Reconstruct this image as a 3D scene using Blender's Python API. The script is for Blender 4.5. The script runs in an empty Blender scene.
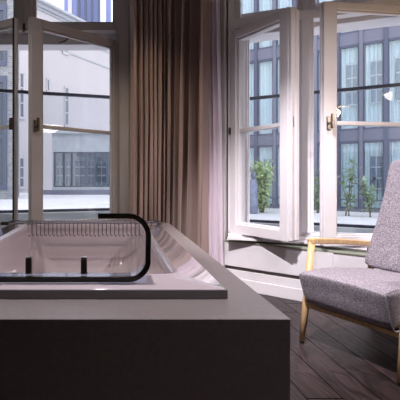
import bpy, bmesh, math, random
from mathutils import Vector, Matrix
random.seed(7)
S = bpy.context.scene
C = S.collection
PI = math.pi

# ------------------------------------------------------------------ materials
def s2l(c):
    return tuple((v/12.92 if v <= .04045 else ((v+.055)/1.055)**2.4) for v in c)
def rgb(r, g, b):
    return s2l((r/255, g/255, b/255)) + (1,)
def new_mat(name):
    m = bpy.data.materials.new(name); m.use_nodes = True
    nt = m.node_tree; nt.nodes.clear()
    out = nt.nodes.new('ShaderNodeOutputMaterial')
    return m, nt, out
def mat(name, col, rough=.5, metal=0, bump=0, bscale=40, var=0, vscale=6, coat=0, spec=.5, stretch=None, sheen=0):
    m, nt, out = new_mat(name)
    b = nt.nodes.new('ShaderNodeBsdfPrincipled')
    b.inputs['Roughness'].default_value = rough
    b.inputs['Metallic'].default_value = metal
    b.inputs['Coat Weight'].default_value = coat
    b.inputs['Coat Roughness'].default_value = .05
    b.inputs['Specular IOR Level'].default_value = spec
    b.inputs['Sheen Weight'].default_value = sheen
    b.inputs['Base Color'].default_value = rgb(*col)
    tc = nt.nodes.new('ShaderNodeTexCoord')
    mp = nt.nodes.new('ShaderNodeMapping')
    if stretch: mp.inputs['Scale'].default_value = stretch
    nt.links.new(tc.outputs['Object'], mp.inputs['Vector'])
    if var:
        n = nt.nodes.new('ShaderNodeTexNoise'); n.inputs['Scale'].default_value = vscale; n.inputs['Detail'].default_value = 6
        nt.links.new(mp.outputs[0], n.inputs['Vector'])
        r = nt.nodes.new('ShaderNodeValToRGB')
        r.color_ramp.elements[0].position = .3; r.color_ramp.elements[1].position = .7
        r.color_ramp.elements[0].color = rgb(*[max(0, v*(1-var)) for v in col])
        r.color_ramp.elements[1].color = rgb(*[min(255, v*(1+var)) for v in col])
        nt.links.new(n.outputs['Fac'], r.inputs['Fac']); nt.links.new(r.outputs['Color'], b.inputs['Base Color'])
    if bump:
        n2 = nt.nodes.new('ShaderNodeTexNoise'); n2.inputs['Scale'].default_value = bscale; n2.inputs['Detail'].default_value = 4
        nt.links.new(mp.outputs[0], n2.inputs['Vector'])
        bp = nt.nodes.new('ShaderNodeBump'); bp.inputs['Strength'].default_value = bump; bp.inputs['Distance'].default_value = .01
        nt.links.new(n2.outputs['Fac'], bp.inputs['Height']); nt.links.new(bp.outputs[0], b.inputs['Normal'])
    nt.links.new(b.outputs[0], out.inputs[0])
    return m
def glass_mat(name, tint=(255,255,255), f0=.05, rough=.0, k=.95):
    m, nt, out = new_mat(name)
    t = nt.nodes.new('ShaderNodeBsdfTransparent'); t.inputs[0].default_value = rgb(*tint)
    g = nt.nodes.new('ShaderNodeBsdfGlossy'); g.inputs['Roughness'].default_value = rough
    lw = nt.nodes.new('ShaderNodeLayerWeight'); lw.inputs['Blend'].default_value = .5
    p = nt.nodes.new('ShaderNodeMath'); p.operation = 'POWER'; p.inputs[1].default_value = 5
    q = nt.nodes.new('ShaderNodeMath'); q.operation = 'MULTIPLY_ADD'; q.inputs[1].default_value = k; q.inputs[2].default_value = f0
    q.use_clamp = True
    nt.links.new(lw.outputs['Facing'], p.inputs[0]); nt.links.new(p.outputs[0], q.inputs[0])
    mx = nt.nodes.new('ShaderNodeMixShader')
    nt.links.new(q.outputs[0], mx.inputs[0]); nt.links.new(t.outputs[0], mx.inputs[1]); nt.links.new(g.outputs[0], mx.inputs[2])
    nt.links.new(mx.outputs[0], out.inputs[0])
    return m
def emit_mat(name, col, strength):
    m, nt, out = new_mat(name)
    e = nt.nodes.new('ShaderNodeEmission'); e.inputs[0].default_value = rgb(*col); e.inputs[1].default_value = strength
    nt.links.new(e.outputs[0], out.inputs[0]); return m
def floor_mat():
    m, nt, out = new_mat('dark_oak_planks')
    N = nt.nodes.new; L = nt.links.new
    b = N('ShaderNodeBsdfPrincipled'); tc = N('ShaderNodeTexCoord')
    sep = N('ShaderNodeSeparateXYZ'); L(tc.outputs['Object'], sep.inputs[0])
    # plank index across x
    a = N('ShaderNodeMath'); a.operation = 'SUBTRACT'; a.inputs[1].default_value = .8825 - 20*.166; L(sep.outputs[0], a.inputs[0])
    d = N('ShaderNodeMath'); d.operation = 'DIVIDE'; d.inputs[1].default_value = .166; L(a.outputs[0], d.inputs[0])
    fl = N('ShaderNodeMath'); fl.operation = 'FLOOR'; L(d.outputs[0], fl.inputs[0])
    fr = N('ShaderNodeMath'); fr.operation = 'FRACT'; L(d.outputs[0], fr.inputs[0])
    wn = N('ShaderNodeTexWhiteNoise'); wn.noise_dimensions = '1D'; L(fl.outputs[0], wn.inputs['W'])
    # length joints
    ya = N('ShaderNodeMath'); ya.operation = 'MULTIPLY_ADD'; ya.inputs[1].default_value = .55; L(sep.outputs[1], ya.inputs[0]); L(wn.outputs['Value'], ya.inputs[2])
    yf = N('ShaderNodeMath'); yf.operation = 'FRACT'; L(ya.outputs[0], yf.inputs[0])
    yfl = N('ShaderNodeMath'); yfl.operation = 'FLOOR'; L(ya.outputs[0], yfl.inputs[0])
    cmb = N('ShaderNodeCombineXYZ'); L(fl.outputs[0], cmb.inputs[0]); L(yfl.outputs[0], cmb.inputs[1])
    wn2 = N('ShaderNodeTexWhiteNoise'); wn2.noise_dimensions = '3D'; L(cmb.outputs[0], wn2.inputs['Vector'])
    def gap(src, w):
        s1 = N('ShaderNodeMath'); s1.operation = 'SUBTRACT'; s1.inputs[1].default_value = .5; L(src, s1.inputs[0])
        s2 = N('ShaderNodeMath'); s2.operation = 'ABSOLUTE'; L(s1.outputs[0], s2.inputs[0])
        s3 = N('ShaderNodeMath'); s3.operation = 'GREATER_THAN'; s3.inputs[1].default_value = .5 - w; L(s2.outputs[0], s3.inputs[0])
        return s3.outputs[0]
    g = N('ShaderNodeMath'); g.operation = 'MAXIMUM'; L(gap(fr.outputs[0], .015), g.inputs[0]); L(gap(yf.outputs[0], .002), g.inputs[1])
    # grain: stretched, distorted
    off = N('ShaderNodeVectorMath'); off.operation = 'MULTIPLY_ADD'
    off.inputs[1].default_value = (1, .28, 1)
    L(tc.outputs['Object'], off.inputs[0]); L(wn2.outputs['Color'], off.inputs[2])
    wv = N('ShaderNodeTexNoise'); wv.inputs['Scale'].default_value = 9; wv.inputs['Detail'].default_value = 3; wv.inputs['Distortion'].default_value = .6
    L(off.outputs[0], wv.inputs['Vector'])
    rg = N('ShaderNodeMath'); rg.operation = 'MULTIPLY'; rg.inputs[1].default_value = 13; L(wv.outputs['Fac'], rg.inputs[0])
    rf = N('ShaderNodeMath'); rf.operation = 'PINGPONG'; rf.inputs[1].default_value = 1; L(rg.outputs[0], rf.inputs[0])
    ramp = N('ShaderNodeValToRGB')
    ramp.color_ramp.elements[0].color = rgb(34, 26, 27); ramp.color_ramp.elements[1].color = rgb(62, 49, 50)
    L(rf.outputs[0], ramp.inputs['Fac'])
    tone = N('ShaderNodeHueSaturation')
    tv = N('ShaderNodeMath'); tv.operation = 'MULTIPLY_ADD'; tv.inputs[1].default_value = 1.1; tv.inputs[2].default_value = .45; L(wn2.outputs['Value'], tv.inputs[0])
    L(tv.outputs[0], tone.inputs['Value']); L(ramp.outputs[0], tone.inputs['Color'])
    mx = N('ShaderNodeMix'); mx.data_type = 'RGBA'; L(g.outputs[0], mx.inputs[0]); L(tone.outputs[0], mx.inputs[6]); mx.inputs[7].default_value = rgb(4, 3, 3)
    L(mx.outputs[2], b.inputs['Base Color'])
    b.inputs['Roughness'].default_value = .42; b.inputs['Specular IOR Level'].default_value = .35
    ra = N('ShaderNodeMath'); ra.operation = 'MULTIPLY_ADD'; ra.inputs[1].default_value = .5; ra.inputs[2].default_value = .42; L(g.outputs[0], ra.inputs[0]); L(ra.outputs[0], b.inputs['Roughness'])
    sl = N('ShaderNodeMath'); sl.operation = 'MULTIPLY_ADD'; sl.inputs[1].default_value = -.32; sl.inputs[2].default_value = .33; L(g.outputs[0], sl.inputs[0]); L(sl.outputs[0], b.inputs['Specular IOR Level'])
    sm = N('ShaderNodeMath'); sm.operation = 'SUBTRACT'; L(rf.outputs[0], sm.inputs[0]); L(g.outputs[0], sm.inputs[1])
    bp = N('ShaderNodeBump'); bp.inputs['Strength'].default_value = .25; bp.inputs['Distance'].default_value = .004
    L(sm.outputs[0], bp.inputs['Height']); L(bp.outputs[0], b.inputs['Normal'])
    L(b.outputs[0], out.inputs[0]); return m
def tweed_mat():
    m, nt, out = new_mat('tweed'); N = nt.nodes.new; L = nt.links.new
    b = N('ShaderNodeBsdfPrincipled'); b.inputs['Roughness'].default_value = .95; b.inputs['Sheen Weight'].default_value = .25
    b.inputs['Specular IOR Level'].default_value = .15
    tc = N('ShaderNodeTexCoord')
    v = N('ShaderNodeTexVoronoi'); v.inputs['Scale'].default_value = 330; L(tc.outputs['Object'], v.inputs['Vector'])
    sp = N('ShaderNodeSeparateColor'); L(v.outputs['Color'], sp.inputs[0])
    r = N('ShaderNodeValToRGB'); e = r.color_ramp.elements
    e[0].color = rgb(94, 88, 98); e[1].color = rgb(184, 176, 184)
    k = r.color_ramp.elements.new(.5); k.color = rgb(136, 127, 138)
    L(sp.outputs[0], r.inputs['Fac']); L(r.outputs[0], b.inputs['Base Color'])
    bp = N('ShaderNodeBump'); bp.inputs['Strength'].default_value = .5; bp.inputs['Distance'].default_value = .003
    L(v.outputs['Distance'], bp.inputs['Height']); L(bp.outputs[0], b.inputs['Normal'])
    L(b.outputs[0], out.inputs[0]); return m
def brick_mat():
    m, nt, out = new_mat('pale_brick'); N = nt.nodes.new; L = nt.links.new
    b = N('ShaderNodeBsdfPrincipled'); b.inputs['Roughness'].default_value = .9
    tc = N('ShaderNodeTexCoord'); mp = N('ShaderNodeMapping'); mp.inputs['Rotation'].default_value = (PI/2, 0, 0)
    L(tc.outputs['Object'], mp.inputs[0])
    br = N('ShaderNodeTexBrick'); br.inputs['Scale'].default_value = 3.2
    br.inputs['Color1'].default_value = rgb(150, 152, 155); br.inputs['Color2'].default_value = rgb(122, 124, 130); br.inputs['Mortar'].default_value = rgb(170, 172, 175)
    L(mp.outputs[0], br.inputs['Vector']); L(br.outputs[0], b.inputs['Base Color']); L(b.outputs[0], out.inputs[0]); return m

M = {}
M['floor'] = floor_mat()
M['wall'] = mat('wall_plaster', (206, 200, 200), .85, bump=.1, bscale=120)
M['ceiling'] = mat('ceiling_plaster', (200, 196, 192), .9)
M['white'] = mat('white_lacquer', (222, 218, 222), .38, var=.01)
M['frame1'] = mat('white_lacquer_backlit', (168, 162, 160), .4, var=.02)  # white frame darkened to greige, backlight put into the colour
M['sillglass'] = glass_mat('sill_glass', (214, 226, 214), .12)
M['sillwood'] = mat('sill_grey_green', (150, 155, 140), .25)
M['taupe'] = mat('recess_shade_taupe', (128, 118, 116), .7)  # taupe paints the shade that falls below the panel
M['glass'] = glass_mat('window_glass', (253, 253, 254), .025)
M['leafglass'] = glass_mat('casement_glass', (252, 253, 253), .035)
M['screen'] = glass_mat('wind_screen_glass', (248, 250, 252), .03)
M['bathglass'] = glass_mat('bath_glass', (232, 240, 248), .10)
M['black'] = mat('glossy_black_edge', (26, 23, 22), .12, coat=.6, var=.3, vscale=30)
M['bronze'] = mat('dark_bronze', (58, 48, 42), .35, metal=.3)
M['chrome'] = mat('chrome', (205, 205, 212), .12, metal=1)
M['steel'] = mat('grey_metal', (120, 120, 128), .3, metal=1)
M['wire'] = mat('wire_metal', (78, 76, 82), .3, metal=.9)
M['stone'] = mat('taupe_stone', (126, 118, 118), .34, var=.04, vscale=60)
M['acrylic'] = mat('bath_acrylic', (194, 182, 189), .05, coat=1.0, spec=.8)
M['lipgrey'] = mat('rim_grey', (110, 106, 108), .2, coat=.5)
M['curtain'] = mat('taupe_curtain', (158, 135, 128), .8, bump=.12, bscale=300, sheen=.2)
M['lining'] = mat('lavender_lining', (204, 190, 202), .8, sheen=.2)
M['tweed'] = tweed_mat()
M['oak'] = mat('oak', (200, 166, 122), .45, var=.10, vscale=14, stretch=(6, 6, 1))
M['rubber'] = mat('black_rubber', (20, 20, 20), .6)
M['underside'] = mat('dark_underside', (58, 44, 36), .8)
M['darkbar'] = mat('dark_steel', (62, 62, 74), .35, metal=.3)
M['mull'] = mat('blue_grey_metal', (112, 114, 132), .5)
M['mull2'] = mat('deep_blue_metal', (84, 90, 112), .5)
M['pale'] = mat('pale_render', (202, 198, 202), .9, var=.015, vscale=.6)
M['palegrey'] = mat('grey_render', (178, 184, 190), .9, var=.05, vscale=3)
M['terrace'] = mat('pale_terrace', (228, 226, 230), .85, var=.03, vscale=1.2)
M['offpane'] = glass_mat('facade_glass', (243, 249, 252), .07)
M['offcurt'] = mat('white_voile', (232, 238, 240), .9)
M['offdark'] = mat('office_interior', (120, 138, 150), .9)
M['bluepane'] = mat('blue_window', (112, 122, 138), .12, spec=.9)
M['bluewall'] = mat('blue_cladding', (128, 140, 186), .5, var=.03, vscale=.5)
M['brick'] = brick_mat()
M['statue'] = mat('blue_grey_stone', (128, 136, 158), .7, var=.12, vscale=5)
M['darkpane'] = mat('dark_window', (58, 70, 84), .12, spec=.8)
M['leaf'] = mat('leaf_green', (134, 156, 126), .6, var=.25, vscale=6)
M['leaf2'] = mat('leaf_pale', (176, 196, 150), .6, var=.25, vscale=6)
M['stem'] = mat('stem', (110, 104, 84), .8)
M['shade'] = mat('lamp_white', (230, 226, 220), .6)
M['bulbw'] = emit_mat('pendant_glow', (255, 246, 236), 14)
M['bulbo'] = emit_mat('reading_glow', (255, 214, 160), 25)
M['down'] = emit_mat('downlight_glow', (255, 244, 236), 12)

# ------------------------------------------------------------------ mesh helpers
class MB:
    def __init__(s): s.bm = bmesh.new()
    def box(s, x0, x1, y0, y1, z0, z1):
        vs = [s.bm.verts.new(p) for p in ((x0,y0,z0),(x1,y0,z0),(x1,y1,z0),(x0,y1,z0),(x0,y0,z1),(x1,y0,z1),(x1,y1,z1),(x0,y1,z1))]
        for f in ((0,3,2,1),(4,5,6,7),(0,1,5,4),(1,2,6,5),(2,3,7,6),(3,0,4,7)): s.bm.faces.new([vs[i] for i in f])
        return s
    def prism(s, pts, z0, z1):
        a = [s.bm.verts.new((x, y, z0)) for x, y in pts]; b = [s.bm.verts.new((x, y, z1)) for x, y in pts]
        s.bm.faces.new(a[::-1]); s.bm.faces.new(b); n = len(pts)
        for i in range(n): s.bm.faces.new((a[i], a[(i+1)%n], b[(i+1)%n], b[i]))
        return s
    def loft(s, loops, cap0=True, cap1=True, closed=True):
        R = [[s.bm.verts.new(p) for p in lp] for lp in loops]
        n = len(R[0])
        for a, b in zip(R, R[1:]):
            for i in range(n if closed else n-1):
                s.bm.faces.new((a[i], a[(i+1)%n], b[(i+1)%n], b[i]))
        if cap0: s.bm.faces.new(R[0][::-1])
        if cap1: s.bm.faces.new(R[-1])
        return s
    def tube(s, pts, rad, n=10):
        pts = [Vector(p) for p in pts]; loops = []
        rr = rad if isinstance(rad, (list, tuple)) else [rad]*len(pts)
        up = None
        for i, p in enumerate(pts):
            t = (pts[min(i+1, len(pts)-1)] - pts[max(i-1, 0)]).normalized()
            if up is None: up = Vector((0,0,1)) if abs(t.z) < .9 else Vector((0,1,0))
            a = t.cross(up).normalized(); b = a.cross(t).normalized(); up = b
            loops.append([p + (a*math.cos(2*PI*k/n) + b*math.sin(2*PI*k/n))*rr[i] for k in range(n)])
        return s.loft(loops)
    def obj(s, name, m, parent=None, bevel=0, seg=2, smooth=False, sub=0):
        bmesh.ops.recalc_face_normals(s.bm, faces=s.bm.faces)
        me = bpy.data.meshes.new(name); s.bm.to_mesh(me); s.bm.free()
        me.materials.append(M[m] if isinstance(m, str) else m)
        o = bpy.data.objects.new(name, me); C.objects.link(o)
        if parent: o.parent = parent
        if smooth:
            for p in me.polygons: p.use_smooth = True
        if bevel:
            b = o.modifiers.new('bevel', 'BEVEL'); b.width = bevel; b.segments = seg; b.limit_method = 'ANGLE'; b.angle_limit = math.radians(40)
        if sub:
            b = o.modifiers.new('sub', 'SUBSURF'); b.levels = sub; b.render_levels = sub
        return o
def box(*a): return MB().box(*a)
def tag(o, label=None, cat=None, group=None, kind=None):
    if label: o['label'] = label
    if cat: o['category'] = cat
    if group: o['group'] = group
    if kind: o['kind'] = kind
    return o
def empty(name, loc, rz=0):
    o = bpy.data.objects.new(name, None); C.objects.link(o); o.location = loc; o.rotation_euler = (0, 0, rz); o.empty_display_size = .1
    return o
def rr(x0, x1, y0, y1, r, z, n=8):
    out = []
    for cx, cy, a0 in ((x1-r, y1-r, 0), (x0+r, y1-r, PI/2), (x0+r, y0+r, PI), (x1-r, y0+r, 1.5*PI)):
        for k in range(n+1):
            a = a0 + PI/2*k/n
            out.append((cx + r*math.cos(a), cy + r*math.sin(a), z))
    return out
def copy_tree(o, parent=None):
    c = o.copy(); C.objects.link(c); c.parent = parent
    for ch in list(o.children): copy_tree(ch, c)
    return c

# ------------------------------------------------------------------ camera (at 1 m, looking along +y)
cam = bpy.data.cameras.new('camera'); co = bpy.data.objects.new('camera', cam); C.objects.link(co)
co.location = (0, 0, 1); co.rotation_euler = (PI/2, 0, 0)
cam.sensor_width = 24; cam.sensor_height = 24; cam.sensor_fit = 'HORIZONTAL'; cam.lens = 24
cam.shift_x = .22; cam.shift_y = -.055; cam.clip_end = 400; cam.clip_start = .05
S.camera = co

# ------------------------------------------------------------------ room shell
CE = 3.2
WO = Vector((1.076, 3.68)); WU = Vector((.927, -.375)).normalized(); WN = Vector((-WU.y, WU.x))   # right window plane
if WN.y < 0: WN = -WN
WA = math.atan2(WU.y, WU.x)
def W(s, t=0): p = WO + WU*s + WN*t; return (p.x, p.y)
LO = Vector((1.27, 3.433)); LU = Vector((.7596, -.6506)); LN = Vector((.6506, .7596))
def L_(t, n=0): p = LO + LU*t + LN*n; return (p.x, p.y)
room = [(-3.2, -3), (5.3, -3), (5.3, 2.75), (2.70, 2.75), (2.70, 3.10), W(1.54, .0), W(0, .0), L_(-.3135, .02), (.725, 3.95), (-3.2, 3.95)]
tag(MB().prism(room, -.08, 0).obj('floor', 'floor'), 'dark brown oak plank floor', kind='structure')
tag(MB().prism(room, CE, CE+.1).obj('ceiling', 'ceiling'), 'pale plaster ceiling', kind='structure')
b = MB(); b.box(-3.4, -1.9, 3.95, 4.2, -.08, CE+.1); b.box(-1.9, .13, 3.95, 4.2, -.08, .50); b.box(-1.9, .13, 3.95, 4.2, 3.02, CE+.1)
tag(b.obj('wall_back', 'wall'), 'white wall around the left window', kind='structure')
b = MB(); b.prism([(.13, 3.95), (.725, 3.95), L_(-.32, .0), (1.06, 3.70), W(-.005, .25), (.13, 4.2)], -.08, CE+.1)
tag(b.obj('wall_corner', 'wall'), 'white wall behind the curtains between the windows', kind='structure')
b = MB()
b.prism([W(0, .0), W(1.70, .0), W(1.70, .25), W(0, .25)], -.08, .50)
b.prism([W(0, .0), W(1.70, .0), W(1.70, .25), W(0, .25)], 3.02, CE+.1)
b.prism([W(1.53, .0), W(1.70, .0), W(1.70, .25), W(1.53, .25)], .50, 3.02)
b.prism([W(1.53, .0), (2.70, 2.75), (5.5, 2.75), (5.5, 3.0), W(1.70, .25)], -.08, CE+.1)
tag(b.obj('wall_right', 'wall'), 'white wall around the right window', kind='structure')
tag(box(-3.4, -3.2, -3.2, 3.95, -.08, CE+.1).obj('wall_left', 'wall'), kind='structure')
tag(box(-3.4, 5.5, -3.2, -3.0, -.08, CE+.1).obj('wall_near', 'wall'), kind='structure')
tag(box(5.3, 5.5, -3.0, 2.75, -.08, CE+.1).obj('wall_far_right', 'wall'), kind='structure')

# sill casing under the right window: boxed panel with glass-topped ledge
t0, t1 = -.33, 1.30
poly = [L_(t0, .010), L_(t1, .010), W(1.53, -.005), W(-.02, -.005)]
tag(MB().prism(poly, .205, .425).obj('trim_1', 'white', bevel=.004), 'white boxed panel below the right window', kind='structure')
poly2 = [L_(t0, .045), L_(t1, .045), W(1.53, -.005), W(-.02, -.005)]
tag(MB().prism(poly2, .172, .205).obj('trim_2', 'taupe'), 'recess line under the panel, coloured taupe for its shade', kind='structure')
poly3 = [L_(t0, .015), L_(t1, .015), W(1.53, -.005), W(-.02, -.005)]
b = MB().prism(poly3, 0, .10); b.prism([L_(t0, .025), L_(t1, .025), W(1.53, -.005), W(-.02, -.005)], .10, .172)
tag(b.obj('baseboard_right', 'white', bevel=.004), 'white stepped baseboard under the window panel', kind='structure')
# ledge: grey-green board with glass edge
b = MB().prism([L_(t0, .0), L_(t1, .0), W(1.53, -.005), W(-.02, -.005)], .425, .441)
tag(b.obj('trim_3', 'sillwood', bevel=.003), 'narrow grey-green ledge edge above the panel', kind='structure')
b = MB().prism([L_(t0, .10), L_(t1, .10), W(1.53, -.01), W(-.01, -.01)], .441, .456)
b.prism([W(.0, -.17), W(1.53, -.17), W(1.53, -.01), W(.0, -.01)], .456, .478)
b.prism([W(.0, -.09), W(1.53, -.09), W(1.53, -.01), W(.0, -.01)], .478, .500)
tag(b.obj('trim_4', 'white', bevel=.003), 'white stepped window board', kind='structure')
# white batten on the panel under the right casement, shallow warm panel right of it
def Lp(px):  # t on the ledge plane seen at a given bearing
    k = (px-112)/400
    return (k*LO.y - LO.x) / (LU.x - k*LU.y)
tag(MB().prism([L_(Lp(316), -.002), L_(Lp(333), -.002), L_(Lp(333), .0099), L_(Lp(316), .0099)], .206, .424).obj('trim_5', 'white', bevel=.003), 'white upright batten on the window panel', kind='structure')

# ------------------------------------------------------------------ casement windows
def casement(parent, hinge, free, z0, z1, T, stile, hst, rail, brail, bar_z, fm, glazing='leafglass', handle=True, side=1, fstile=None, hm='bronze'):
    """leaf from hinge (x,y) to free edge (x,y) in the parent's local frame; thickness T goes to local +y side of the leaf"""
    h = Vector(hinge); f = Vector(free); w = (f-h).length
    ang = math.atan2((f-h).y, (f-h).x)
    fs = stile if fstile is None else fstile
    b = MB()
    y0, y1 = (0, T) if side > 0 else (-T, 0)
    b.box(0, hst, y0, y1, z0, z1); b.box(w-fs, w, y0, y1, z0, z1)
    b.box(hst, w-fs, y0, y1, z1-rail, z1); b.box(hst, w-fs, y0, y1, z0, z0+brail)
    b.box(hst, w-fs, y0+.3*T*side if side > 0 else y0, y1 if side > 0 else y1-.3*T, bar_z-.016, bar_z+.016)
    # inner moulding step
    e = .014; my0, my1 = (y0+.22*T, y1-.22*T)
    b.box(hst, hst+e, my0, my1, z0+brail, z1-rail); b.box(w-fs-e, w-fs, my0, my1, z0+brail, z1-rail)
    b.box(hst+e, w-fs-e, my0, my1, z1-rail-e, z1-rail); b.box(hst+e, w-fs-e, my0, my1, z0+brail, z0+brail+e)
    # rebate ridge on the free edge and top
    b.box(w, w+.010, y0+.3*T, y1-.3*T, z0+.01, z1-.01)
    o = b.obj('casement', fm, parent, bevel=.005)
    o.location = (h.x, h.y, 0); o.rotation_euler = (0, 0, ang)
    yc = (y0+y1)/2
    for a, c in ((z0+brail, bar_z-.016), (bar_z+.016, z1-rail)):
        box(hst, w-fs, yc-.003, yc+.003, a, c).obj('pane', glazing, o)
    # hinges
    for zz in (z0+.25, z1-.3):
        MB().tube([(0, y0 if side < 0 else y1, zz), (0, y0 if side < 0 else y1, zz+.09)], .008, 8).obj('hinge', 'steel', o, smooth=False)
    if handle:
        yf = y0 if side > 0 else y1
        dy = -1 if side > 0 else 1
        xc = w - fs*.34
        hb = MB(); hb.box(xc-.016, xc+.016, min(yf, yf+.010*dy), max(yf, yf+.010*dy), bar_z-.055, bar_z+.045)
        hb.tube([(xc, yf+.005*dy, bar_z-.01), (xc, yf+.05*dy, bar_z-.01)], .009, 10)
        hb.box(xc-.010, xc+.010, min(yf+.04*dy, yf+.058*dy), max(yf+.04*dy, yf+.058*dy), bar_z-.05, bar_z+.06)
        hb.obj('handle', hm, o, bevel=.003)
    return o

# window_1 : left, parallel to the picture
w1 = tag(empty('window_1', (-.86, 3.95, 0)), 'left inward-opening casement window in a white frame toned greige as backlit', kind='structure')
b = MB()
Zb, Zt = .50, 2.44
b.box(-1.04, -.935, -.03, .07, Zb, 3.02); b.box(.90, 1.03, -.04, .07, Zb, 3.02)
b.box(-.935, .90, -.03, .07, Zb, Zb+.03); b.box(-.935, .90, -.03, .07, 2.96, 3.02)
b.box(-.935, .90, -.045, .07, Zt, Zt+.075)                      # transom
b.box(-.078, .078, -.03, .07, Zt+.075, 2.96)                    # upper mullion
b.box(-.02, .02, -.045, -.03, Zt-.02, 2.96)
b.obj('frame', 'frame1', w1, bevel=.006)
b = MB()
for x0, x1 in ((-.935, -.078), (.078, .90)):
    b.box(x0, x0+.035, -.01, .04, Zt+.075, 2.96); b.box(x1-.035, x1, -.01, .04, Zt+.075, 2.96)
    b.box(x0+.035, x1-.035, -.01, .04, Zt+.075, Zt+.10); b.box(x0+.035, x1-.035, -.01, .04, 2.92, 2.96)
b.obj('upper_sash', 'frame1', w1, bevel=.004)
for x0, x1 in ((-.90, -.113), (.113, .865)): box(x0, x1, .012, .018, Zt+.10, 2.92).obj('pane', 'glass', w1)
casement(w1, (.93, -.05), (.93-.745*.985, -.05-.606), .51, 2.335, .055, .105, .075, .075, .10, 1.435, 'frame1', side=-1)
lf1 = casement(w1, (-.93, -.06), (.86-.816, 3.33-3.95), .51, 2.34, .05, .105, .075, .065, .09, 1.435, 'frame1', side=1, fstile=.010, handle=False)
wl = (Vector((.86-.816, 3.33-3.95))-Vector((-.93, -.06))).length
box(wl-.014, wl+.002, -.004, .0, .515, 2.335).obj('edge_strip', 'black', lf1)
box(wl-.03, wl+.004, -.028, -.0045, 1.40, 1.50).obj('lock_plate', 'bronze', lf1, bevel=.003)
# outer box frame of window 1
b = MB(); b.box(-1.03, -.95, .07, .30, .50, 3.02); b.box(.93, 1.0, .07, .30, .50, 3.02)
b.box(-.95, .93, .07, .26, 2.34, 2.52); b.box(-.95, .93, .07, .32, .47, .515); b.box(-.95, .93, .10, .30, 2.98, 3.02)
b.box(.87, .93, .20, .27, .515, 2.34); b.box(-.95, -.89, .20, .27, .515, 2.34)
b.obj('outer_frame', 'white', w1, bevel=.005)
MB().tube([(.42, .05, 2.40), (.40, .02, 2.36), (.34, -.02, 2.33)], .008, 8).obj('window_stay', 'bronze', w1)

# window_2 : right, turned 22 degrees
w2 = tag(empty('window_2', (WO.x, WO.y, 0), WA), 'right inward-opening casement window in a white frame', kind='structure')
Zt2 = 2.36
b = MB()
b.box(-.01, .05, .0, .09, .50, 3.02); b.box(1.47, 1.53, .0, .09, .50, 3.02)
b.box(.05, 1.47, .0, .09, .50, .53); b.box(.05, 1.47, .0, .09, 2.96, 3.02)
b.box(.05, 1.47, -.015, .09, Zt2, Zt2+.085)
b.box(.575, .70, .0, .09, .53, Zt2); b.box(.60, .675, -.02, .0, .53, Zt2)
b.box(.61, .665, .0, .08, Zt2+.085, 2.96)
b.obj('frame', 'white', w2, bevel=.006)
b = MB()
for x0, x1 in ((.05, .61), (.665, 1.47)):
    b.box(x0, x0+.05, .02, .07, Zt2+.085, 2.96); b.box(x1-.04, x1, .02, .07, Zt2+.085, 2.96)
    b.box(x0+.05, x1-.04, .02, .07, Zt2+.085, Zt2+.11); b.box(x0+.05, x1-.04, .02, .07, 2.92, 2.96)
b.obj('upper_sash', 'white', w2, bevel=.004)
for x0, x1 in ((.10, .57), (.715, 1.43)): box(x0, x1, .042, .048, Zt2+.11, 2.92).obj('pane', 'glass', w2)
def toW(x, y): d = Vector((x, y)) - WO; return (d.dot(WU), d.dot(WN))
lf2 = casement(w2, toW(1.085, 3.665), toW(1.368, 3.112), .50, 2.335, .125, .080, .06, .075, .085, 1.43, 'white', side=1, handle=False)
b = MB(); lw2 = (Vector(toW(1.368, 3.112))-Vector(toW(1.085, 3.665))).length
b.box(lw2, lw2+.022, .01, .035, .51, 2.32); b.box(lw2, lw2+.014, .075, .115, .51, 2.32); b.obj('edge_moulding', 'white', lf2, bevel=.004)
b = MB(); b.box(lw2+.010, lw2+.0145, .045, .052, 1.40, 1.48); b.obj('lock_plate', 'steel', lf2)
casement(w2, toW(2.43, 3.163), toW(1.622, 3.06), .475, 2.355, .055, .105, .085, .055, .075, 1.425, 'white', side=-1, hm='steel')
b = MB(); b.box(-.01, .06, .09, .34, .50, 3.02); b.box(1.48, 1.53, .09, .34, .50, 3.02)
b.box(.06, 1.48, .12, .36, 2.33, 2.54); b.box(.06, 1.48, .09, .36, .46, .505); b.box(.06, 1.48, .12, .32, 2.98, 3.02)
b.box(.06, .15, .20, .34, .505, 2.33); b.box(.15, .165, .25, .29, .505, 2.33); b.box(1.43, 1.48, .24, .31, .505, 2.36); b.box(.60, .68, .24, .31, .505, 2.36)
b.obj('outer_frame', 'white', w2, bevel=.005)
MB().tube([(.80, .02, 2.40), (.82, -.03, 2.36), (.86, -.07, 2.33)], .008, 8).obj('window_stay', 'bronze', w2)
box(.0, .03, -.015, .0, 1.40, 1.46).obj('hinge_plate', 'steel', w2)

# ------------------------------------------------------------------ balcony, screen with dark top rail
def outp(px, d): return Vector(((px-112)/400*d, d))
A0, A1, B0, B1 = outp(-70, 4.35), outp(150, 5.05), outp(238, 5.05), outp(440, 4.1)
A1 = Vector((.62, 5.12)); B0 = Vector((1.66, 5.05))
path = [A0, A1, B0, B1]
def strip(mb, pts, w, z0, z1):
    for a, c in zip(pts, pts[1:]):
        d = (c-a).normalized(); n = Vector((-d.y, d.x))*w/2
        mb.prism([tuple(a-n), tuple(c-n), tuple(c+n), tuple(a+n)], z0, z1)
    return mb
bw = strip(strip(strip(MB(), path[:2], .16, -.6, .60), path[1:3], .16, -.6, .45), path[2:], .16, -.6, .45).obj('balcony_parapet', 'palegrey', bevel=.01)
tag(bw, 'low pale parapet outside both windows, under the glass screen', 'parapet')
ws = empty('wind_screen', (path[1].x, path[1].y, .50)); tag(ws, 'tall clear glass wind screen with a dark top rail outside the windows', 'glass screen')
def loc(pts): return [p - path[1] for p in pts]
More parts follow.
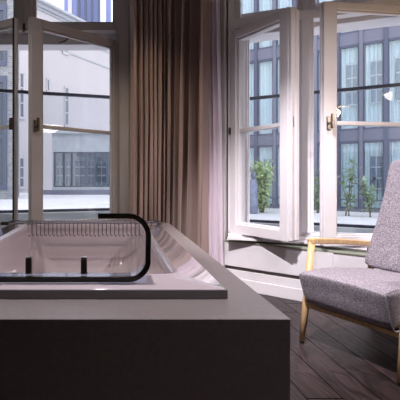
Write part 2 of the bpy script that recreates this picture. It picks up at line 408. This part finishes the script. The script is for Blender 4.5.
lp = loc(path)
strip(strip(MB(), lp[:2], .045, 1.475, 1.513), lp[2:], .045, 1.475, 1.513).obj('top_rail', 'darkbar', ws, bevel=.004)
strip(strip(MB(), lp[:2], .05, .101, .131), lp[2:], .05, -.049, -.019).obj('bottom_rail', 'darkbar', ws, bevel=.004)
for p in (lp[0], lp[1], lp[2]+Vector((.02,0)), lp[3]): box(p.x-.03, p.x+.03, p.y-.024, p.y+.024, .132 if p.x < .5 else -.018, 1.474).obj('post', 'darkbar', ws)
for a, c in ((lp[0], lp[1]), (lp[2], lp[3])): strip(MB(), [a, c], .012, .132 if a.x < 0 else -.018, 1.474).obj('glass_panel', 'screen', ws)
tag(MB().prism([(-2.6, 4.21), (.1, 4.21), W(0, .37), W(1.75, .37), (2.95, 4.0), (1.45, 5.02), (.62, 5.02), (-2.1, 4.3)], -.1, .0).obj('balcony_floor', 'palegrey'), kind='structure')

# ------------------------------------------------------------------ courtyard ground
tag(MB().prism([(-60, 5.4), (80, 5.4), (80, 90), (-60, 90)], -.67, -.57).obj('courtyard_ground', 'terrace'), 'pale courtyard paving', kind='structure')
tag(MB().prism([(-8, 9.5), (2.4, 9.5), (4.2, 21.5), (-8, 21.5)], -.56, .2).obj('roof_terrace', 'terrace'), 'white flat roof terrace seen through the left window', 'terrace')

# right building ---------------------------------------------------
fx, fy = 9.4, 20.0; fa = math.atan2(-.580, .815)
rb = empty('office_building', (fx, fy, -.57), fa); tag(rb, 'blue-grey framed glass office building with white curtains beyond the right window', 'building')
mods = [2.6 + .95*k for k in range(-8, 7)]
zo = .57
bands = [(2.71+zo, 3.23+zo), (7.22+zo, 7.78+zo), (11.7+zo, 12.3+zo)]
b = MB()
for z0, z1 in bands: b.box(mods[0], mods[-1], 0, .5, z0, z1)
b.box(mods[0], mods[-1], 0, .5, 0, .12)
b.obj('spandrel', 'mull', rb, bevel=.03)
b = MB(); b.box(mods[0], mods[-1], 1.6, 1.8, 0, 14); b.obj('inner_wall', 'offdark', rb)
b = MB(); b.box(mods[0]-6, mods[0], 0, 1.8, 0, 14); b.box(mods[0], mods[-1], 0, 1.8, 14, 14.4); b.box(mods[-1], mods[-1]+.4, 0, 1.8, 0, 14); b.obj('wall', 'pale', rb)
b = MB(); b.box(-3.05, -2.72, -.12, .3, 4.2, 7.0); b.obj('pilaster', 'pale', rb)
for x in mods: box(x-.07, x+.07, -.08, .25, .12, 14).obj('mullion', 'mull2' if int(round((x-2.6)/.95)) % 2 else 'mull', rb)
floors = [(.12, bands[0][0]), (bands[0][1], bands[1][0]), (bands[1][1], bands[2][0])]
for fi, (z0, z1) in enumerate(floors):
    for k, (x0, x1) in enumerate(zip(mods, mods[1:])):
        fr = MB()
        for a, c in ((x0+.07, x0+.13), (x1-.13, x1-.07)): fr.box(a, c, .02, .12, z0, z1)
        fr.box(x0+.13, x1-.13, .02, .12, z1-.09, z1); fr.box(x0+.13, x1-.13, .02, .12, z0, z0+.09)
        f = fr.obj('window', 'mull2', rb)
        box(x0+.13, x1-.13, .06, .08, z0+.09, z1-.09).obj('pane', 'offpane', f)
        if fi == 1 and k in (7, 8, 9) or fi == 0 and k in (3, 8):  # reflected windows of the building opposite, modelled behind the glass
            q0, q1, h0 = x0+.38*(x1-x0), x1-.16*(x1-x0), z0+(z1-z0)*.30
            h1 = z0+(z1-z0)*.78
            box(q0, q1, .115, .13, h0, h1).obj('panel_behind_pane', 'bluepane', f)
            ib = MB()
            for zz in (h0, h0+(h1-h0)*.33, h0+(h1-h0)*.66, h1): ib.box(q0, q1, .09, .1149, zz-.03, zz+.03)
            ib.box((q0+q1)/2-.02, (q0+q1)/2+.02, .09, .1149, h0+.03, h1-.03); ib.obj('bars_behind_pane', 'pale', f)
        # pleated voile
        n = 40; ph = random.random()*6; seg = []
        w = x1-x0-.02
        lo = [(x0+.01+w*i/n, .26+.05*math.sin(i/n*2*PI*5+ph)+.03*math.sin(i*1.7+ph), z0+.02) for i in range(n+1)]
        ring = lambda z: [(p[0], p[1], z) for p in lo] + [(p[0], p[1]+.02, z) for p in reversed(lo)]
        MB().loft([ring(z0+.02), ring(z1-.02)]).obj('voile_curtain', 'offcurt', f, smooth=False)
b = MB(); b.tube([(mods[0], -.25, .57), (mods[-1], -.25, .57)], .03, 8)
for x in mods[::2]: b.tube([(x, -.25, .0), (x, -.25, .57)], .02, 6)
b.obj('barrier_rail', 'mull2', rb)
b = MB(); b.box(3.05, 3.17, -.12, .02, 1.48, 1.62); b.tube([(3.22, -.08, .5), (3.22, -.08, 1.5)], .025, 8); b.obj('door_pull', 'darkbar', rb)

# pale building, receding behind the left window --------------------
pa = math.atan2(.817, .576)
pb = empty('pale_building', (-6.19, 25, -.57), pa); tag(pb, 'pale rendered building with a stepped cornice and few small windows, seen through the left window', 'building')
H = 12.8 + .57
box(-14, 30, 0, 4, 0, H-.55).obj('wall', 'pale', pb)
b = MB()
for k, (z0, z1, d) in enumerate(((H-.55, H-.40, .12), (H-.40, H-.18, .30), (H-.18, H, .55))): b.box(-14, 30, -d, 4, z0, z1)
b.obj('cornice', 'palegrey', pb, bevel=.02)
def facade_s(px, org=(-6.19, 25), u=(.576, .817)):
    k = (px-112)/400; return (k*org[1]-org[0])/(u[0]-k*u[1])
def facade_z(px, y, org=(-6.19, 25), u=(.576, .817)):
    s = facade_s(px, org, u); d = org[1]+u[1]*s; return 1+(178-y)/400*d + .57
def pw(px0, px1, yt, yb, cols=2, rows=3):
    a, c = facade_s(px0), facade_s(px1); mid = (px0+px1)/2; z1 = facade_z(mid, yt); z0 = facade_z(mid, yb)
    fr = MB(); e = .09
    fr.box(a, a+e, -.06, .02, z0, z1); fr.box(c-e, c, -.06, .02, z0, z1); fr.box(a, c, -.06, .02, z1-e, z1); fr.box(a, c, -.12, .02, z0-.06, z0+e)
    for i in range(1, cols): x = a+(c-a)*i/cols; fr.box(x-.05, x+.05, -.05, .02, z0, z1)
    for i in range(1, rows): z = z0+(z1-z0)*i/rows; fr.box(a, c, -.05, .02, z-.04, z+.04)
    f = fr.obj('window', 'pale', pb)
    box(a+.02, c-.02, -.03, -.005, z0+.02, z1-.02).obj('pane', 'bluepane', f)
pw(14.5, 24, 72, 118); pw(14, 24, 157, 188); pw(46, 49.5, 79, 92, 1, 1); pw(64, 68.5, 87, 126, 1, 3); pw(62, 68, 48, 54, 1, 1)
b = MB()
for y in (0,): pass
for z in (H-1.3, H-2.6): b.box(-14, 30, -.06, .0, z-.10, z)
b.obj('string_course', 'palegrey', pb)

# low wing ----------------------------------------------------------
lw = empty('low_wing', (-3.0, 20.6, .2)); tag(lw, 'low grey-rendered wing with a row of tall blue windows behind the left terrace', 'building')
wx = lambda px: (px-112)/400*20.6 + 3.0
wz = lambda y: 1+(178-y)/400*20.6 - .2
b = MB(); b.box(wx(52), wx(150), 0, .8, wz(152), wz(133)); b.box(wx(52), wx(150), -.25, .8, wz(134), wz(131)); b.box(wx(52), wx(53.5), 0, .8, 0, wz(152)); b.box(wx(52), wx(150), .75, .8, 0, wz(152)); b.box(wx(52), wx(150), -.05, .8, 0, wz(187))
b.obj('wall', 'palegrey', lw, bevel=.01)
cols = [53.5, 63.5, 71.5, 86, 94.5, 108, 118, 128]
for a, c in zip(cols, cols[1:]):
    x0, x1 = wx(a)+.005, wx(c)-.005; z0, z1 = wz(187)+.005, wz(152)-.005
    fr = MB(); e = .05
    fr.box(x0, x0+e, .02, .12, z0, z1); fr.box(x1-e, x1, .02, .12, z0, z1); fr.box(x0+e, x1-e, .02, .12, z1-e, z1); fr.box(x0+e, x1-e, .02, .12, z0, z0+e)
    f = fr.obj('window', 'mull2', lw)
    box(x0+e, x1-e, .05, .07, z0+e, z1-e).obj('pane', 'offpane', f)
    i = MB(); q0, q1 = x0+.18*(x1-x0), x1-.15*(x1-x0)
    i.box(q0, q1, .60, .62, z0+.1, z1-.45); i.obj('panel_behind_pane', 'bluepane', f)
    i = MB(); i.box(q0, q1, .54, .58, z0+.55, z0+.63); i.box(q0, q1, .54, .58, z0+1.0, z0+1.08); i.box((q0+q1)/2-.02, (q0+q1)/2+.02, .54, .58, z0+.1, z1-.45); i.obj('bars_behind_pane', 'pale', f)
# strip of pale blue planting boxes at its foot
tb = box(-3.4, 3.0, 19.2, 19.7, .2, .42).obj('planter_box', 'mull', bevel=.02); tag(tb, 'long low blue-grey planter box at the foot of the low wing', 'planter')

# blue tower --------------------------------------------------------
tw = empty('blue_tower', (-3.0, 42, -.57)); tag(tw, 'blue clad tower with dark upright fins above the pale cornice', 'building')
tx = lambda px: (px-112)/400*42 + 3.0
box(tx(64), tx(111), 0, 3, 0, 26).obj('wall', 'bluewall', tw)
for px in (79, 85.5, 92, 99): box(tx(px)-.12, tx(px)+.12, -.3, 0, 10, 26).obj('fin', 'mull2', tw)
box(tx(99.5), tx(106), -.2, 0, 10, 26).obj('light_bay', 'offcurt', tw)
box(tx(68), tx(72), -.12, 0, 10, 26).obj('light_strip', 'pale', tw)

# dark-window brick building at the far left ------------------------
bb = empty('brick_building', (-6.4, 15, -.57)); tag(bb, 'pale brick building with dark-framed windows at the far left', 'building')
bx = lambda px: (px-112)/400*15 + 6.4
bz = lambda y: 1+(178-y)/400*15 + .57
b = MB(); b.box(bx(7), bx(13), 0, .25, 0, 10); b.box(bx(-60), bx(-25), 0, 2, 0, 10); b.box(bx(-25), bx(7), 1.6, 2, 0, 10)
b.box(bx(-25), bx(7), 0, .4, bz(76), bz(66)); b.box(bx(-25), bx(7), 0, .4, 0, bz(190)); b.box(bx(-25), bx(7), 0, .4, 9.5, 10)
b.obj('wall', 'brick', bb)
for z0, z1 in ((bz(190), bz(76)), (bz(66), bz(4)), (bz(-2), 9.5)):
    fr = MB()
    fr.box(bx(3.5), bx(7), -.05, .1, z0, z1); fr.box(bx(-25), bx(3.5), -.05, .1, z1-.25, z1); fr.box(bx(-25), bx(3.5), -.05, .1, z0, z0+.2)
    fr.box(bx(-14), bx(-11), -.05, .1, z0, z1); fr.box(bx(-25), bx(3.5), -.05, .1, z0+(z1-z0)*.45, z0+(z1-z0)*.45+.15)
    f = fr.obj('window', 'mull2', bb)
    box(bx(-25), bx(3.5), 0, .03, z0, z1).obj('pane', 'darkpane', f)

# ------------------------------------------------------------------ courtyard plants
def leaf_quad(bm, p, d, up, l, w):
    d = d.normalized(); sd = d.cross(up).normalized(); nrm = sd.cross(d)
    a = p; c = p+d*l; m = p+d*l*.45
    v = [bm.verts.new(x) for x in (a, m+sd*w/2+nrm*w*.15, c, m-sd*w/2+nrm*w*.15, m-nrm*w*.05)]
    bm.faces.new((v[0], v[1], v[4])); bm.faces.new((v[1], v[2], v[4])); bm.faces.new((v[2], v[3], v[4])); bm.faces.new((v[3], v[0], v[4]))
def rv(): return Vector((random.uniform(-1, 1), random.uniform(-1, 1), random.uniform(-.6, 1)))
def sapling(name, px, d, ztop_y, label, stems, leaves, spread, lsize, m='leaf', cat='plant'):
    x = (px-112)/400*d
    h = (1+(178-ztop_y)/400*d) + .57
    r = empty(name, (x, d, -.57)); tag(r, label, cat, 'saplings in the courtyard' if name == 'young_tree' else None)
    st = MB(); lf = MB()
    for s in range(stems):
        a = random.uniform(0, 2*PI); top = Vector((math.cos(a)*spread*random.uniform(.2, 1), math.sin(a)*spread*random.uniform(.2, 1), h*random.uniform(.75, 1)))
        base = Vector((random.uniform(-.08, .08), random.uniform(-.08, .08), 0))
        pts = [base.lerp(top, k/5) + Vector((random.uniform(-.04, .04), random.uniform(-.04, .04), 0)) * (k > 0) for k in range(6)]
        st.tube(pts, [.022, .02, .018, .014, .01, .006], 5)
        for k in range(leaves):
            f = random.uniform(.12, 1)
            i = min(4, int(f*5)); p = pts[i].lerp(pts[i+1], f*5-i)
            for q in range(2):
                v = rv(); leaf_quad(lf.bm, p + v*random.uniform(0, .28*spread+.05), rv(), Vector((0, 0, 1)), lsize*random.uniform(.7, 1.3), lsize*.5)
    st.obj('stem', 'stem', r)
    lf.obj('foliage', m, r)
    return r
sapling('courtyard_bush', 262, 18.2, 160, 'dense leafy bush in the courtyard seen through the left casement of the right window', 26, 26, .62, .24, 'leaf2', 'bush')
sapling('young_tree', 317, 18.0, 168, 'slim green sapling seen in the gap beside the window post', 5, 16, .22, .26, 'leaf')
sapling('young_tree', 347, 16.6, 158, 'tall thin sapling left of the armchair back, topmost of the courtyard saplings', 4, 11, .42, .30, 'leaf')
sapling('young_tree', 370, 16.0, 182, 'shorter sapling next to the armchair back seen through the glass', 4, 12, .42, .30, 'leaf')
# blue-grey garden figure left of the bush
g = empty('garden_statue', ((250.5-112)/400*17.6, 17.6, -.57)); tag(g, 'blue-grey upright shape standing left of the courtyard bush', 'garden statue')
def lathe(prof, n=14, ox=0, oy=0): return [[(ox+r*math.cos(2*PI*k/n), oy+r*math.sin(2*PI*k/n), z) for k in range(n)] for r, z in prof]
MB().loft(lathe([(.20, 0), (.21, .5), (.17, .9), (.19, 1.2), (.16, 1.45), (.06, 1.55)], ox=.12)).obj('body', 'statue', g, smooth=True)
MB().loft(lathe([(.03, 1.5), (.10, 1.62), (.12, 1.72), (.08, 1.84), (.01, 1.88)], ox=.14)).obj('head', 'mull', g, smooth=True)
MB().tube([(-.02, 0, 1.1), (-.16, 0, 1.45), (-.10, 0, 1.8), (.0, -.05, 2.0)], [.05, .045, .04, .05], 8).obj('arm', 'statue', g, smooth=True)

# ------------------------------------------------------------------ bath surround and bath
X0, X1, Y0, Y1, ZS = -.93, .508, 1.135, 3.59, .60
b = MB()
b.loft([rr(X0, X1, Y0, Y1, .004, 0, 2), rr(X0, X1, Y0, Y1, .004, ZS-.002, 2), rr(X0+.002, X1-.002, Y0+.002, Y1-.002, .004, ZS, 2),
        rr(-.79, .36, 1.345, 3.50, .01, ZS, 2), rr(-.79, .36, 1.345, 3.50, .01, .0, 2)], cap0=False, cap1=False)
sur = b.obj('bath_surround', 'stone'); tag(sur, 'large taupe stone surround boxed around the white bath', 'bath surround')
bt = empty('bathtub', (-.215, 2.42, .60)); tag(bt, 'glossy white built-in bathtub set in the taupe stone surround', 'bathtub')
ox, oy, oz = -.215, 2.42, .60
def R(x0, x1, y0, y1, r, z, n=8): return [(p[0]-ox, p[1]-oy, p[2]-oz) for p in rr(x0, x1, y0, y1, r, z, n)]
lo = [R(-.81, .38, 1.325, 3.53, .015, .602), R(-.81, .38, 1.325, 3.53, .015, .626), R(-.806, .376, 1.329, 3.526, .015, .632)]
lo += [R(-.69, .26, 1.46, 3.39, .05, .633), R(-.682, .252, 1.470, 3.378, .05, .646), R(-.666, .236, 1.484, 3.362, .05, .647), R(-.655, .225, 1.49, 3.34, .06, .630)]
for k in range(1, 13):
    f = k/12; a = math.sin(f*PI/2); z = .63 - .50*f**.9 if f < 1 else .13
    ins = .03*f + .10*(f**5); far = .07*f + .20*(f**4)
    lo.append(R(-.655+ins, .225-ins, 1.49+.05*f+.18*f**4, 3.34-far, .06+.20*f, z))
lo.append(R(-.40, -.03, 1.95, 2.80, .15, .125))
MB().loft(lo, cap0=False).obj('tub_shell', 'acrylic', bt, smooth=True)
# dark front lip of the rim
MB().box(-.812-ox, .382-ox, 1.318-oy, 1.3245-oy, .0012, .031).obj('rim_lip', 'lipgrey', bt, bevel=.002)
MB().loft(lathe([(.03, .127-.60), (.03, .133-.60), (.02, .136-.60)], 20, 0, -.25)).obj('drain', 'chrome', bt)
b = MB(); b.box(.203-ox, .214-ox, 1.80-oy, 1.83-oy, .52-oz, .56-oz); b.box(.205-ox, .214-ox, 1.80-oy, 1.83-oy, .46-oz, .475-oz); b.obj('overflow_slot', 'chrome', bt)

# bent glass screen on the front rim
sc = empty('bath_screen', (.0, 1.385, .6405)); tag(sc, 'curled clear glass screen with glossy black edge standing on the bath rim', 'bath screen')
def cpath(rn):
    pts = [(-.049, .228), (.056, .228)]
    rr_ = .07
    for k in range(1, 9): a = PI/2 - PI/2*k/8; pts.append((.056+rr_*math.cos(a), .158+rr_*math.sin(a)))
    for k in range(1, 9): a = 0 - PI/2*k/8; pts.append((.056+rr_*math.cos(a), .078+rr_*math.sin(a)))
    pts.append((-.62, .008)); return [Vector((p[0], 0, p[1])) for p in pts]
cp = cpath(0)
def ribbon(th, y0, y1):
    loops = []
    for i, p in enumerate(cp):
        t = (cp[min(i+1, len(cp)-1)]-cp[max(i-1, 0)]).normalized(); n = Vector((t.z, 0, -t.x))*th/2
        loops.append([p-n+Vector((0, y0, 0)), p+n+Vector((0, y0, 0)), p+n+Vector((0, y1, 0)), p-n+Vector((0, y1, 0))])
    return MB().loft(loops)
ribbon(.019, -.004, .010).obj('black_edge', 'black', sc, bevel=.002)
ribbon(.009, .0101, .080).obj('glass_sheet', 'bathglass', sc)
for x in (-.302, -.102):
    b = MB(); b.box(x-.011, x+.011, .058, .078, .013, .068)
    c = b.obj('clamp', 'bronze', sc, bevel=.003)
    box(x-.010, x+.010, .059, .077, .0685, .073).obj('cap', 'chrome', c)
    MB().loft(lathe([(.014, .0126), (.014, .016), (.006, .018)], 14, x, .068)).obj('base', 'chrome', c)

# wire rack across the far end of the bath
rk = empty('bath_rack', (-.23, 3.20, .6325)); tag(rk, 'chrome wire rack with hanging tines laid across the far end of the bath', 'bath rack')
MB().tube([(-.60, -.07, .012), (.60, -.07, .012)], .008, 10).obj('rail', 'chrome', rk)
MB().tube([(-.60, .09, .012), (.60, .09, .012)], .008, 10).obj('rail', 'chrome', rk)
b = MB(); b.box(-.64, -.58, -.085, .105, .0, .026); b.obj('end_block', 'bronze', rk, bevel=.004)
b = MB(); b.box(.58, .62, -.085, .105, .0, .022); b.obj('end_block', 'steel', rk, bevel=.004)
n = 31
for k in range(n):
    x = -.425 + .965*k/(n-1)
    l = .085 + random.uniform(-.004, .004)
    pts = [(x, .09, .020), (x, -.06, .022), (x, -.078, .012), (x+random.uniform(-.002, .002), -.082, -.02), (x, -.082, -l+.012), (x+.008, -.075, -l), (x+.014, -.06, -l+.006)]
    MB().tube(pts, .0030, 6).obj('wire', 'wire', rk)

# ------------------------------------------------------------------ curtains
def polyline(pts, f):
    ds = [(Vector(b)-Vector(a)).length for a, b in zip(pts, pts[1:])]; T = sum(ds)*f
    for (a, b), d in zip(zip(pts, pts[1:]), ds):
        if T <= d + 1e-9: t = (Vector(b)-Vector(a)).normalized(); return Vector(a)+t*T, Vector((-t.y, t.x))
        T -= d
    return Vector(pts[-1]), Vector((0, 1))
def curtain(path, widths, amp, z0, z1, m, name='curtain', seed=0, spread=None):
    rnd = random.Random(seed)
    nf = len(widths); cum = [0]
    for w_ in widths: cum.append(cum[-1]+w_)
    ph0 = [rnd.uniform(0, 6) for _ in range(nf+1)]; sk = [rnd.uniform(-.28, .28) for _ in range(nf+1)]
    K = 16; rows = 34; th = .004; loops = []
    for r in range(rows+1):
        hf = r/rows; z = z0 + (z1-z0)*hf; low = 1-hf
        # fold boundaries drift on the way down
        bd = [cum[0]]
        for k in range(1, nf): bd.append(cum[k] + widths[k]*.22*low*math.sin(ph0[k]+2.2*low))
        bd.append(cum[-1])
        line = []
        for k in range(nf):
            wk = bd[k+1]-bd[k]
            for i in range(K + (k == nf-1)):
                u = i/K; f = (bd[k]+wk*u)/cum[-1]
                p, nn = polyline(path, f)
                td = Vector((nn.y, -nn.x))
                uu = u + sk[k]*math.sin(PI*u)*.5
                a_ = amp*(.5+.5*min(1.6, widths[k]/8))*(1+.25*low*math.sin(ph0[k]))
                off = -a_*(math.sin(PI*uu)**.75 if 0 < uu < 1 else 0)*2 + a_
                off += .006*math.sin(9*u+ph0[k]+z*2.5)*math.sin(PI*u)*2
                sh = (spread(f, hf) if spread else 0) + .35*a_*math.sin(2*PI*u)*(1+.3*math.sin(ph0[k]))
                line.append(p + nn*off + td*sh)
        loops.append([(p.x, p.y, z) for p in line] + [(p.x, p.y+th, z) for p in reversed(line)])
    return MB().loft(loops).obj(name, m, smooth=True)
c1 = curtain([(.165, 3.745), (.56, 3.755), (.85, 3.57)], [10, 5, 6, 5, 6, 6, 6, 9, 10, 8, 13, 9], .062, .01, 3.12, 'curtain', seed=4, spread=lambda f, h: .03*math.sin(f*5+1)*(1-h)+(-.035*(1-f)*max(0, 1-h*2.0)))
tag(c1, 'taupe pleated full-length curtain hanging between the two windows', 'curtain')
c2 = curtain([(.865, 3.665), (.985, 3.605)], [5, 4, 6], .013, .01, 3.12, 'lining', seed=9, spread=lambda f, h: (.0 if h > .6 else .02*f*(1-h/.6)) - .035*(h > .4)*(h-.4)*f)
tag(c2, 'narrow pale lavender curtain panel at the left edge of the right window', 'curtain')
cr = MB().prism([(.1, 3.72), (.56, 3.74), (.98, 3.47), (1.08, 3.47), (.60, 3.82), (.1, 3.80)], 3.12, 3.2).obj('curtain_track', 'white'); tag(cr, 'ceiling track that carries the curtains', 'curtain track')

# ------------------------------------------------------------------ armchair
ux = Vector((.431, -.902)).normalized()
ch = empty('armchair', (1.151, 2.424, 0), math.atan2(ux.y, ux.x)); tag(ch, 'grey tweed high-back lounge armchair with slim oak arms and legs by the window', 'armchair')
WD = .545
def soft(mb, rows): return mb.loft(rows)
# seat cushion: cross-sections along the width
def cushion(x0, x1, prof, n=14, crown=None, round_=.035):
    loops = []
    for i in range(n+1):
        f = i/n; x = x0+(x1-x0)*f
        e = min(f, 1-f)*abs(x1-x0); k = 1 if e >= round_ else math.sqrt(max(0, 1-((round_-e)/round_)**2))
        cy = sum(p[0] for p in prof)/len(prof); cz = sum(p[1] for p in prof)/len(prof)
        sh = 1-.055*(1-k)/1 if k < 1 else 1
        shz = 1-.16*(1-k)
        lp_ = []
        for y, z in prof:
            zz = cz+(z-cz)*shz
            if crown and z > cz: zz += crown*math.sin(PI*f)
            lp_.append((x, cy+(y-cy)*sh, zz))
        loops.append(lp_)
    return MB().loft(loops)
def smoothprof(pts, it=2):
    for _ in range(it):
        q = []
        for i in range(len(pts)):
            a, b2 = pts[i], pts[(i+1) % len(pts)]
            q += [(a[0]*.75+b2[0]*.25, a[1]*.75+b2[1]*.25), (a[0]*.25+b2[0]*.75, a[1]*.25+b2[1]*.75)]
        pts = q
    return pts
seatp = smoothprof([(-.092, .438), (-.078, .446), (.0, .452), (.15, .456), (.40, .425), (.62, .405), (.64, .30), (.60, .255), (.30, .25), (.02, .25), (-.028, .262), (-.062, .35)], 2)
seat = cushion(.022, WD-.006, seatp, 18, .012, .02)
seat = seat.obj('seat', 'tweed', ch, smooth=True, sub=1)
# piping round the near and far ends of the seat
for x in (WD-.012,):
    pts = [(x, y, z) for y, z in smoothprof([(-.092, .438), (-.078, .449), (.0, .456), (.15, .460), (.40, .43), (.62, .41), (.64, .30), (.60, .253), (.30, .248), (.02, .248), (-.028, .260), (-.062, .35)], 2)]
    MB().tube(pts + [pts[0]], .004, 6).obj('piping', 'tweed', seat, smooth=True)
# backrest: loft upward, rounded-rectangle sections, waisted
rows = []
prof = [(.40, -.03, .545, .545, .13), (.46, -.030, .575, .57, .13), (.60, -.005, .545, .605, .12), (.75, .02, .525, .64, .11), (.90, .038, .508, .675, .10), (1.02, .042, .503, .70, .095), (1.085, .046, .499, .715, .09), (1.108, .056, .489, .722, .075), (1.122, .085, .46, .73, .045)]
for z, xa, xb, yy, th in prof:
    yf = yy + .02; xa += .022
    r_ = min(.035, th*.45)
    rows.append([(p[0], p[1], z + .012*math.sin(PI*max(0, min(1, (p[0]-xa)/(xb-xa))))*(z > 1)) for p in rr(xa, xb, yf, yf+th, r_, z, 5)])
MB().loft(rows).obj('backrest', 'tweed', ch, smooth=True, sub=1)
# wooden frame
def leg(x, foot, knee, top, name='leg'):
    o = MB().tube([(x, foot[0], foot[1]), (x, knee[0], knee[1]), (x, top[0], top[1])], [.016, .021, .020], 14).obj(name, 'oak', ch, smooth=True)
    MB().loft([[(x+.013*math.cos(a*PI/6), foot[0]+.013*math.sin(a*PI/6), z) for a in range(12)] for z in (.0, .0145)]).obj('foot_pad', 'rubber', o)
    return o
for x in (0, WD+.006):
    leg(x, (0, .015), (.035, .24), (.088, .612))
    leg(x, (.72, .015), (.68, .24), (.665, .53))
    a = MB(); pts = [(x, .068, .612), (x, .085, .614), (x, .25, .602), (x, .42, .585), (x, .69, .553)]
    loops = []
    for i, p in enumerate(pts):
        w_, h_ = (.022, .0165) if i else (.020, .0155)
        loops.append([(p[0]-w_, p[1], p[2]-h_), (p[0]+w_, p[1], p[2]-h_), (p[0]+w_, p[1], p[2]+h_), (p[0]-w_, p[1], p[2]+h_)])
    a.loft(loops).obj('armrest', 'oak', ch, bevel=.006, seg=3)
    box(x-.011, x+.011, .03, .69, .218, .244).obj('side_rail', 'oak', ch, bevel=.004)
box(.005, WD+.012, .018, .042, .218, .244).obj('front_rail', 'oak', ch, bevel=.004)
box(.005, WD+.012, .665, .688, .218, .244).obj('rear_rail', 'oak', ch, bevel=.004)
box(.03, WD-.03, .045, .62, .235, .262).obj('seat_base', 'underside', ch)

# ------------------------------------------------------------------ lamps of the room and added fill lights
def lamp_light(name, kind, loc, energy, color, **kw):
    l = bpy.data.lights.new(name, kind); l.energy = energy; l.color = color
    for k, v in kw.items(): setattr(l, k, v)
    o = bpy.data.objects.new(name, l); C.objects.link(o); o.location = loc; return o
# pendant lamp over the sitting area (mirrored in the right casement)
pd = empty('pendant_lamp', (4.20, 1.72, 2.06)); tag(pd, 'white dome pendant lamp, mirrored in the right casement glass', 'lamp')
MB().loft(lathe([(.30, .03), (.305, .04), (.28, .10), (.20, .16), (.06, .19), (.02, .20)], 28), cap0=False).obj('shade', 'shade', pd, smooth=True)
MB().loft(lathe([(.02, -.11), (.15, -.085), (.26, -.02), (.28, .02), (.27, .025), (.02, .027)], 28)).obj('diffuser', 'bulbw', pd)
MB().tube([(0, 0, .20), (0, 0, 1.14)], .005, 6).obj('cord', 'rubber', pd)
# reading lamp beside the chair
rl = empty('reading_lamp', (2.84, 2.04, 0)); tag(rl, 'slim floor reading lamp standing right of the armchair', 'lamp')
MB().loft(lathe([(.13, 0), (.13, .02), (.02, .03)], 28)).obj('base', 'bronze', rl, smooth=False)
MB().tube([(0, 0, .02), (0, 0, 1.86)], .010, 10).obj('pole', 'bronze', rl)
MB().loft(lathe([(.075, 1.78), (.04, 1.90), (.02, 1.92)], 24), cap0=False).obj('shade', 'shade', rl, smooth=True)
MB().loft(lathe([(.005, 1.775), (.03, 1.785), (.033, 1.81), (.015, 1.84)], 16)).obj('bulb', 'bulbo', rl, smooth=True)
WARM = (1, .70, .42)
lamp_light('reading_light', 'POINT', (2.78, 2.0, 1.72), 20, WARM, shadow_soft_size=.05)
lamp_light('pendant_light', 'SPOT', (4.20, 1.72, 1.98), 40, (1, .86, .7), spot_size=2.4, spot_blend=.8, shadow_soft_size=.15)
# ceiling downlights, some of them added unseen fill
def downlight(x, y, e, size, blend, label, color=(1, .93, .97), aim=None):
    d = empty('downlight', (x, y, CE-.012)); tag(d, label, 'ceiling light', 'recessed ceiling lights')
    MB().loft(lathe([(.05, .012), (.055, .0), (.045, -.004), (.040, .008)], 24), cap0=False, cap1=False).obj('ring', 'chrome', d, smooth=True)
    MB().loft(lathe([(.001, .006), (.039, .006), (.039, .010), (.001, .010)], 20)).obj('lens', 'down', d)
    l = lamp_light('downlight_beam', 'SPOT', (x, y, CE-.03), e, color, spot_size=size, spot_blend=blend, shadow_soft_size=.04)
    if aim:
        v = Vector(aim) - l.location; l.rotation_euler = v.to_track_quat('-Z', 'Y').to_euler()
    return l
downlight(.02, 1.2, 760, math.radians(44), .8, 'recessed ceiling downlight above the bath, aimed at the right window', aim=(1.6, 3.1, .1))
downlight(-.1, 1.42, 240, math.radians(60), .9, 'added unseen fill downlight above the front of the bath', aim=(.0, 1.6, .6))  # added fill to brighten the surround top and front rim
downlight(.05, 2.95, 75, math.radians(60), 1, 'recessed ceiling downlight in front of the curtains', color=(1, .78, .58), aim=(.40, 3.6, .3))
downlight(-1.5, 1.9, 120, math.radians(64), 1, 'added unseen fill downlight left of the bath', color=(1, .94, .88), aim=(-.6, 3.6, .5))  # added fill that lifts the left window frame
downlight(1.0, 1.5, 70, math.radians(74), 1, 'added unseen fill downlight between bath and armchair', aim=(1.4, 3.1, .2))  # added fill between bath and chair, no known source
downlight(2.2, .8, 190, math.radians(90), .8, 'added unseen fill downlight near the armchair', aim=(1.7, 2.2, .3))  # added fill to lighten the armchair

# ------------------------------------------------------------------ world: overcast sky
w = bpy.data.worlds.new('sky'); S.world = w; w.use_nodes = True; nt = w.node_tree; nt.nodes.clear()
out = nt.nodes.new('ShaderNodeOutputWorld'); bg = nt.nodes.new('ShaderNodeBackground')
tc = nt.nodes.new('ShaderNodeTexCoord'); sp = nt.nodes.new('ShaderNodeSeparateXYZ'); rp = nt.nodes.new('ShaderNodeValToRGB')
nt.links.new(tc.outputs['Generated'], sp.inputs[0]); nt.links.new(sp.outputs[2], rp.inputs[0])
rp.color_ramp.elements[0].color = (.95, .94, 1.0, 1); rp.color_ramp.elements[1].color = (.88, .91, 1.0, 1)
nt.links.new(rp.outputs[0], bg.inputs[0]); bg.inputs[1].default_value = 2.15
nt.links.new(bg.outputs[0], out.inputs[0])
vs = S.view_settings; vs.view_transform = 'Standard'; vs.look = 'None'; vs.gamma = 1; vs.exposure = 0; vs.use_curve_mapping = False
S.cycles.max_bounces = 10; S.cycles.transparent_max_bounces = 24
